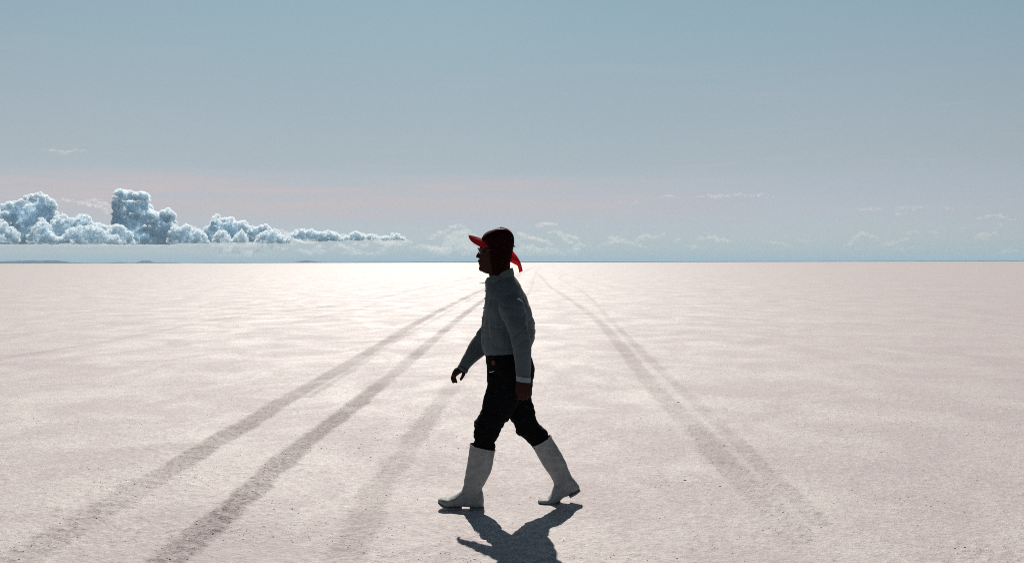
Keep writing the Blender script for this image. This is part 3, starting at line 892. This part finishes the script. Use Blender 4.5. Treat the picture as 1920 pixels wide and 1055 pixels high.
g.ball(W(902, 503.5, 0), (.014, .022, .016))
g.chain([P(903, 467.5, -.045, .006), P(899.8, 467, -.02, .008), P(899.3, 468, 0, .007), P(899.8, 467, .02, .008), P(903, 467.5, .045, .006)])
for s in (-1, 1):
    g.ball(W(935, 478, s * .077), (.018, .008, .030))
    g.ball(W(936, 486, s * .076), (.010, .007, .010))
# right hand (far side, swung forward, fingers drooping, thumb apart)
g.loft([(862.5, 682, 879, 693, .029, 0.1500), (858.5, 687.5, 870.5, 697, .030, 0.1520), (853, 690, 863.5, 699.5, .037, 0.1550), (849, 696, 858.5, 703, .040, 0.1570), (847, 701, 855.5, 705.5, .037, 0.1570)], nseg=24, cap1=0.004)
for (k0, k1, k2, k3, Y, r) in (((853.6, 700.5), (852.6, 707), (854.6, 712.5), (856.0, 716.2), 0.1250, .0082),
                               ((850.5, 700.5), (848.6, 707.5), (850.6, 713.3), (853.2, 715.6), 0.1470, .0086),
                               ((849.8, 701), (847.6, 707.5), (848.2, 712.5), (849.8, 716.4), 0.1685, .0082),
                               ((850.4, 701), (848.6, 706.5), (849.4, 711), (851.6, 713.2), 0.1880, .0070)):
    g.chain([P(*k0, Y, r * 1.12), P(*k1, Y, r), P(*k2, Y - .003, r * .95), P(*k3, Y - .006, r * .82)], nseg=10)
g.chain([P(868, 693, 0.1370, .013), P(869.6, 698.5, 0.1210, .0125), P(867.8, 704.5, 0.1110, .0105), P(864.2, 710.6, 0.1080, .0088)], nseg=10)
# left hand (near side, hanging in a loose fist)
g.loft([(969.5, 704, 992.5, 708, .027, -.240), (969, 714, 993, 717, .025, -.242), (968.2, 724, 994.5, 726, .024, -.246), (968.8, 733, 995.8, 735.5, .023, -.250), (970.5, 740, 995.5, 741, .020, -.250)], nseg=24, cap1=0.004)
for (x0, y0, y1, r) in ((974, 739, 746.8, .0100), (980.6, 740, 748.2, .0104), (987.2, 739.5, 747.4, .0098), (993.2, 737, 744.2, .0086)):
    g.chain([P(x0, y0, -.257, r), P(x0 - .4, y1 - 2, -.252, r), P(x0 - .6, y1 - .6, -.236, r * .97), P(x0 - .2, y1 - 2.2, -.221, r * .92), P(x0, y1 - 7, -.217, r * .85)], nseg=10)
g.chain([P(971, 718, -.232, .012), P(969.8, 727, -.224, .0115), P(970.6, 736, -.222, .0105), P(974.4, 742.5, -.226, .0085)], nseg=10)
body = link('body', fused(g, 'body', 0.0034, 4, 0.4), M_SKIN, person)
tag(body)
for s in (-1, 1):
    e = Geo().ball(W(901.6, 472.5, s * .030), (.011, .012, .011))
    link('eye', e.mesh('eye'), M_EYE, person)


# shirt
def shirt_folds(co, no):
    q = co.copy()
    near = 0.004 * vnoise(np.stack([q[:, 0] * 16 + q[:, 2] * 7, q[:, 1] * 14, q[:, 2] * 9 - q[:, 0] * 6], -1), 3)
    drape = 0.0035 * vnoise(np.stack([q[:, 0] * 34, q[:, 1] * 30, q[:, 2] * 8], -1), 4)
    crease = np.abs(vnoise(np.stack([q[:, 0] * 11 - q[:, 2] * 12, q[:, 1] * 10, q[:, 2] * 16], -1), 5))
    crease = -0.0022 * np.clip(1 - crease * 5, 0, 1)
    knit = 0.0008 * vnoise(q * 130, 6)
    low = np.clip((q[:, 2] - 0.95) / 0.06, 0.3, 1)
    long = 0.0055 * vnoise(np.stack([q[:, 0] * 15 + q[:, 2] * 4, q[:, 1] * 13, q[:, 2] * 4.5], -1), 7)
    seam = -0.0016 * np.exp(-((q[:, 2] - 1.066 - 0.06 * q[:, 0]) / 0.004) ** 2)
    return (near * 1.7 + drape * 1.6 + crease * 2.0 + long * 1.4) * low * np.clip((1.36 - q[:, 2]) / 0.12, 0.12, 1) + knit + seam


g = Geo()
g.loft(TORSO, cap1=-0.02); g.loft(ARM_L, cap0=0.01, cap1=-0.01); g.loft(ARM_R, cap0=0.018, cap1=-0.01)
sm = fused(g, 'shirt', 0.0045, 16, 0.5)
displace(sm, shirt_folds)
shirt = link('shirt', sm, M_SHIRT, person)
tag(shirt, 'grey long-sleeved shirt tucked into a blouse at the waist')


def ring_shell(name, secs, mat, parent, thick=0.005, sub=4):
    me = Geo().loft(secs, ends=(False, False), sub=sub).mesh(name)
    me = eval_mods(me, [('SOLIDIFY', dict(thickness=thick, offset=1.0))])
    return link(name, me, mat, parent)


ring_shell('collar', [(910.6, 531.5, 962.5, 516, .082, 0), (911.5, 527, 961.5, 509, .074, 0), (914.5, 521.5, 959.2, 502, .066, 0)], M_SHIRT, shirt, 0.006)
fold = Geo()
for s in (-1, 1):
    fold.grid([[W(911 + 26 * q, 521.5 - 9 * q, s * (.010 + .062 * math.sin(q * 1.4))) for q in np.linspace(0, 1, 8)],
               [W(909.8 + 27 * q, 529 - 9 * q, s * (.018 + .070 * math.sin(q * 1.4))) for q in np.linspace(0, 1, 8)],
               [W(911 + 27 * q, 537 - 13 * q, s * (.028 + .078 * math.sin(q * 1.4))) for q in np.linspace(0, 1, 8)]])
for k, s in enumerate((-1, 1)):
    gg = Geo(); n = len(fold.v) // 2; fcount = len(fold.f) // 2
    gg.v = fold.v[k * n:(k + 1) * n]; gg.f = [tuple(i - k * n for i in q) for q in fold.f[k * fcount:(k + 1) * fcount]]
    link('collar_wing', eval_mods(gg.mesh('collar_wing'), [('SOLIDIFY', dict(thickness=0.004, offset=0.0)), ('SUBSURF', dict(levels=1))]), M_SHIRT, shirt)
pl = Geo()
pts = [(910.4, 532), (911, 541), (911, 553), (909.2, 570), (906.2, 588), (904, 605), (903, 625), (903.4, 645), (906.6, 660)]
pl.loft([(x - .9, y, x + 3, y, .014, 0) for x, y in pts], nseg=12)
link('placket', pl.mesh('placket'), M_SHIRT, shirt)
for x, y in ((909.4, 545), (908.6, 559), (905.9, 577), (903.6, 595)):
    c = W(x + .4, y, -.006)
    link('button', Geo().ball(c, (.004, .005, .005), 12).mesh('button'), M_BUTTON, shirt)
link('cord', Geo().chain([P(911, 530.2, -.01, .0016), P(906, 530, -.012, .0022), P(903.5, 530.3, -.012, .0017), P(898.5, 530, -.012, .0010)], nseg=8).mesh('cord'), M_FRAME, shirt)
ring_shell('cuff', [(968.2, 703, 994.6, 707, .0475, -.240), (968.6, 708, 994.4, 711.5, .0470, -.240), (969, 713, 993.8, 716.5, .0450, -.240)], M_CUFF, shirt, 0.003)
ring_shell('cuff', [(861, 683, 877.4, 694.4, .040, .149), (859.2, 686, 875.6, 697.4, .039, .148), (858.3, 688, 874.4, 699, .037, .148)], M_SHIRT, shirt, 0.003)


# trousers
def trouser_folds(co, no):
    q = co
    amt = np.clip((0.66 - q[:, 2]) / 0.12, 0.25, 1)
    r1 = 0.008 * vnoise(np.stack([q[:, 0] * 9, q[:, 1] * 14, q[:, 2] * 44 + q[:, 0] * 14], -1), 12)
    r2 = 0.004 * vnoise(np.stack([q[:, 0] * 22, q[:, 1] * 22, q[:, 2] * 60], -1), 13)
    r3 = 0.003 * vnoise(q * 18, 14)
    return (r1 + r2) * amt + r3


g = Geo()
g.loft(HIPS, cap0=-0.01); g.loft(LEG_L); g.loft(LEG_R)
tm = fused(g, 'trousers', 0.005, 5, 0.5)
displace(tm, trouser_folds)
trousers = link('trousers', tm, M_TROUSER, person)


def decal(name, pts, mat, parent, target, thick=0.002):
    """A small flat patch lying on the outer side of a garment: pts are photograph pixels of its outline."""
    n = len(target.vertices)
    co = np.empty(n * 3); target.vertices.foreach_get('co', co); co = co.reshape(-1, 3)
    ring = []
    for x, y in pts:
        best = None
        for it in range(2):
            Yg = -.15 if best is None else best
            p = W(x, y, Yg)
            d = np.hypot(co[:, 0] - p.x, co[:, 2] - p.z)
            best = co[d < 0.012][:, 1].min()
        ring.append(W(x, y, best - 0.0035))
    c = sum(ring, Vector()) / len(ring)
    gg = Geo().add(ring + [c], [(i, (i + 1) % len(ring), len(ring)) for i in range(len(ring))])
    return link(name, eval_mods(gg.mesh(name), [('SOLIDIFY', dict(thickness=thick, offset=0.0))]), mat, parent, smooth=False)


decal('emblem_patch', [(922, 676.5), (925, 675.6), (928.2, 676.3), (928.6, 680), (927.8, 683.6), (925, 684.6), (922.4, 683.8), (921.6, 680)], M_PATCH, trousers, tm)
decal('pale_stroke', [(917, 696.2), (920, 696.8), (923, 696.2), (927.5, 694.6), (923.2, 697.4), (920, 698), (918, 697.6)], M_MARK, trousers, tm)


# boots
def rubber(co, no):
    return 0.0016 * vnoise(np.stack([co[:, 0] * 12, co[:, 1] * 12, co[:, 2] * 40], -1), 31) + 0.0014 * vnoise(co * 22, 32) + 0.0014 * np.clip(vnoise(np.stack([co[:, 0] * 5, co[:, 1] * 5, co[:, 2] * 75 + co[:, 0] * 12], -1), 33), 0, 1)


def boot(shaft, foot, sole, heel, rim, arch):
    gg = Geo()
    gg.loft(shaft, cap0=-0.035)
    gg.loft(foot, cap0=0.004, cap1=0.006)
    me = fused(gg, 'boot', 0.0035, 4, 0.5)
    displace(me, rubber)
    b = link('boot', me, M_BOOT, person)
    link('sole', Geo().loft(sole, cap0=0.002, cap1=0.003, sub=3).mesh('sole'), M_SOLE, b)
    link('heel', Geo().loft(heel, cap0=0.001, cap1=0.001, sub=2).mesh('heel'), M_SOLE, b)
    ring_shell('rim', rim, M_BOOT, b, 0.003, 2)
    return b


boot(BOOT_L, FOOT_L,
     [(865.5, 948.2, 865, 951.6, .044, -.088, 4), (852, 948.3, 851, 951.8, .051, -.090, 4), (840, 947.2, 838, 950.8, .052, -.091, 4), (829.5, 943, 828, 946.8, .045, -.090, 4), (822.5, 938.8, 822, 941.8, .029, -.088, 3)],
     [(881, 949, 881, 953, .041, -.086, 4), (894, 949.5, 894, 953.4, .041, -.085, 4), (903, 949.6, 903.4, 953.6, .038, -.085, 4), (907.3, 949.6, 907.8, 953.4, .029, -.085, 3)],
     [(881.6, 831, 928.4, 842.2, .0715, -.085), (881.2, 834, 928, 845, .0712, -.085)], 0)
boot(BOOT_R, FOOT_R,
     [(1050, 937.3, 1050.5, 940.3, .043, .068, 4), (1040, 942, 1040.5, 945.2, .047, .067, 4), (1028, 943, 1028, 946.2, .051, .065, 4), (1017, 942.3, 1017, 945.4, .047, .065, 4), (1009.8, 940, 1009.5, 943, .031, .066, 3)],
     [(1066, 926.6, 1068.6, 931, .040, .072, 4), (1077, 921.3, 1079.6, 925.6, .038, .072, 4), (1085.5, 916, 1088.4, 919.2, .028, .072, 3)],
     [(997.6, 835, 1032.4, 815.8, .0695, .080), (999, 838, 1034, 818.6, .0692, .080)], 0)

# cap
g = Geo()
g.loft([(902.2, 449.5, 963.3, 462, .081, 0), (904.5, 444.5, 964.2, 453, .083, 0), (909.5, 438.8, 963, 442, .079, 0), (916.5, 434.2, 957.6, 433.2, .067, 0), (925, 430, 951.5, 428.8, .050, 0), (934, 427.3, 945.5, 426.8, .024, 0)], ends=(False, True), cap1=0.002, nseg=48)
cm = eval_mods(g.mesh('cap'), [('SOLIDIFY', dict(thickness=0.003, offset=-1.0))])
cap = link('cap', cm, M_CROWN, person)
rows = []
for v in np.linspace(0, 1, 14):
    row = []
    for u in np.linspace(-1, 1, 41):
        rx, ry, rY = 903.2 + 13 * u * u, 447.0 + 16.0 * u * u, .080 * u
        ox, oy, oY = 878.2 + 29 * abs(u) ** 2.5, 440.3 + 27.0 * ((u * u + 0.006) ** 0.5 - 0.077), .088 * u * (1.04 - .10 * u * u)
        px = rx + (ox - rx) * v
        py = ry + (oy - ry) * v - 1.0 * math.sin(v * math.pi)
        row.append(W(px, py, rY + (oY - rY) * v))
    rows.append(row)
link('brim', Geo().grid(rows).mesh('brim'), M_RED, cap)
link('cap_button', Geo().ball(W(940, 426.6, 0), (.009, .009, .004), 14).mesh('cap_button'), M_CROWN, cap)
for s in (-1, 1):
    link('piping', Geo().chain([P(903.6, 446.2, s * .026, .0016), P(908.0, 439.4, s * .036, .0018), P(915.6, 434.2, s * .048, .002), P(926, 431.0, s * .0575, .002), P(938, 429.9, s * .060, .002), P(950, 430.3, s * .059, .002), P(957.5, 434.4, s * .050, .0018)], nseg=8, sub=5).mesh('piping'), M_PIPE, cap)
link('strap', Geo().chain([P(962.6, 461.5, -.02, .004), P(965, 461.8, 0, .0045), P(962.6, 461.5, .02, .004)], nseg=8).mesh('strap'), M_FRAME, cap)

rows = []
for q in np.linspace(0, 1, 22):
    row = []
    for a in np.linspace(-128, 128, 61):
        ar = R(a)
        back = math.cos(ar)
        # seam under the cap
        tx = 933 + 30.5 * back; tY = .083 * math.sin(ar); ty = 456 + 5.5 * back
        # lower hem: long over the cheeks and throat, short at the nape
        k = max(back, 0) ** 1.2
        bx = 934 + (22.0 if back > 0 else 16) * back
        by = 516.5 - 25 * k
        bY = .079 * math.sin(ar)
        px = tx + (bx - tx) * q; py = ty + (by - ty) * q
        ww = .004 * math.sin(ar * 9 + q * 4) * q
        row.append(W(px, py, (tY + (bY - tY) * q) * (1 + .06 * math.sin(q * 3.1)) + ww * math.copysign(1, tY)))
    rows.append(row)
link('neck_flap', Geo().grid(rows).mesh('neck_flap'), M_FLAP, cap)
rows = []
up = crom([(958.5, 466), (964.5, 474.2), (970.8, 482), (976.5, 493.4), (980.3, 507.6)], 6)
lo = crom([(955, 489), (960, 492.5), (965.5, 495.6), (970.6, 499), (973.6, 511.4)], 6)
for i in range(len(up)):
    f = i / (len(up) - 1)
    row = []
    for v in np.linspace(0, 1, 10):
        p = up[i] + (lo[i] - up[i]) * v
        row.append(W(p[0], p[1], .016 * math.sin(v * 5.2 + f * 2.5) * (1 - .5 * f) - .004))
    rows.append(row)
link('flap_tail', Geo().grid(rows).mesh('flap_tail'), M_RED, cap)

# sunglasses
fr = Geo()
fr.chain([P(905, 466.5, -.068, .0028), P(898.2, 465.5, -.048, .003), P(896, 465.6, -.02, .003), P(897, 467, 0, .0028), P(896, 465.6, .02, .003), P(898.2, 465.5, .048, .003), P(905, 466.5, .068, .0028)], nseg=8)
glasses = link('sunglasses', fr.mesh('sunglasses'), M_FRAME, person)
for s in (-1, 1):
    link('temple', Geo().chain([P(904.5, 466.5, s * .068, .0026), P(912, 467.6, s * .0735, .0024), P(922, 469, s * .0745, .0022), P(936, 473, s * .075, .0022)], nseg=8).mesh('temple'), M_FRAME, glasses)
    rows = []
    for v in np.linspace(0, 1, 8):
        row = []
        for u in np.linspace(0, 1, 12):
            edge = math.sin(math.pi * u) ** .5
            y = 465.8 + v * 11.0 * (0.35 + .65 * edge)
            x = 896.2 + 8.5 * u ** 2.2 + 2.6 * v
            row.append(W(x, y, s * (.008 + .058 * u)))
        rows.append(row)
    link('lens', eval_mods(Geo().grid(rows).mesh('lens'), [('SOLIDIFY', dict(thickness=0.002, offset=0.0))]), M_LENS, glasses)
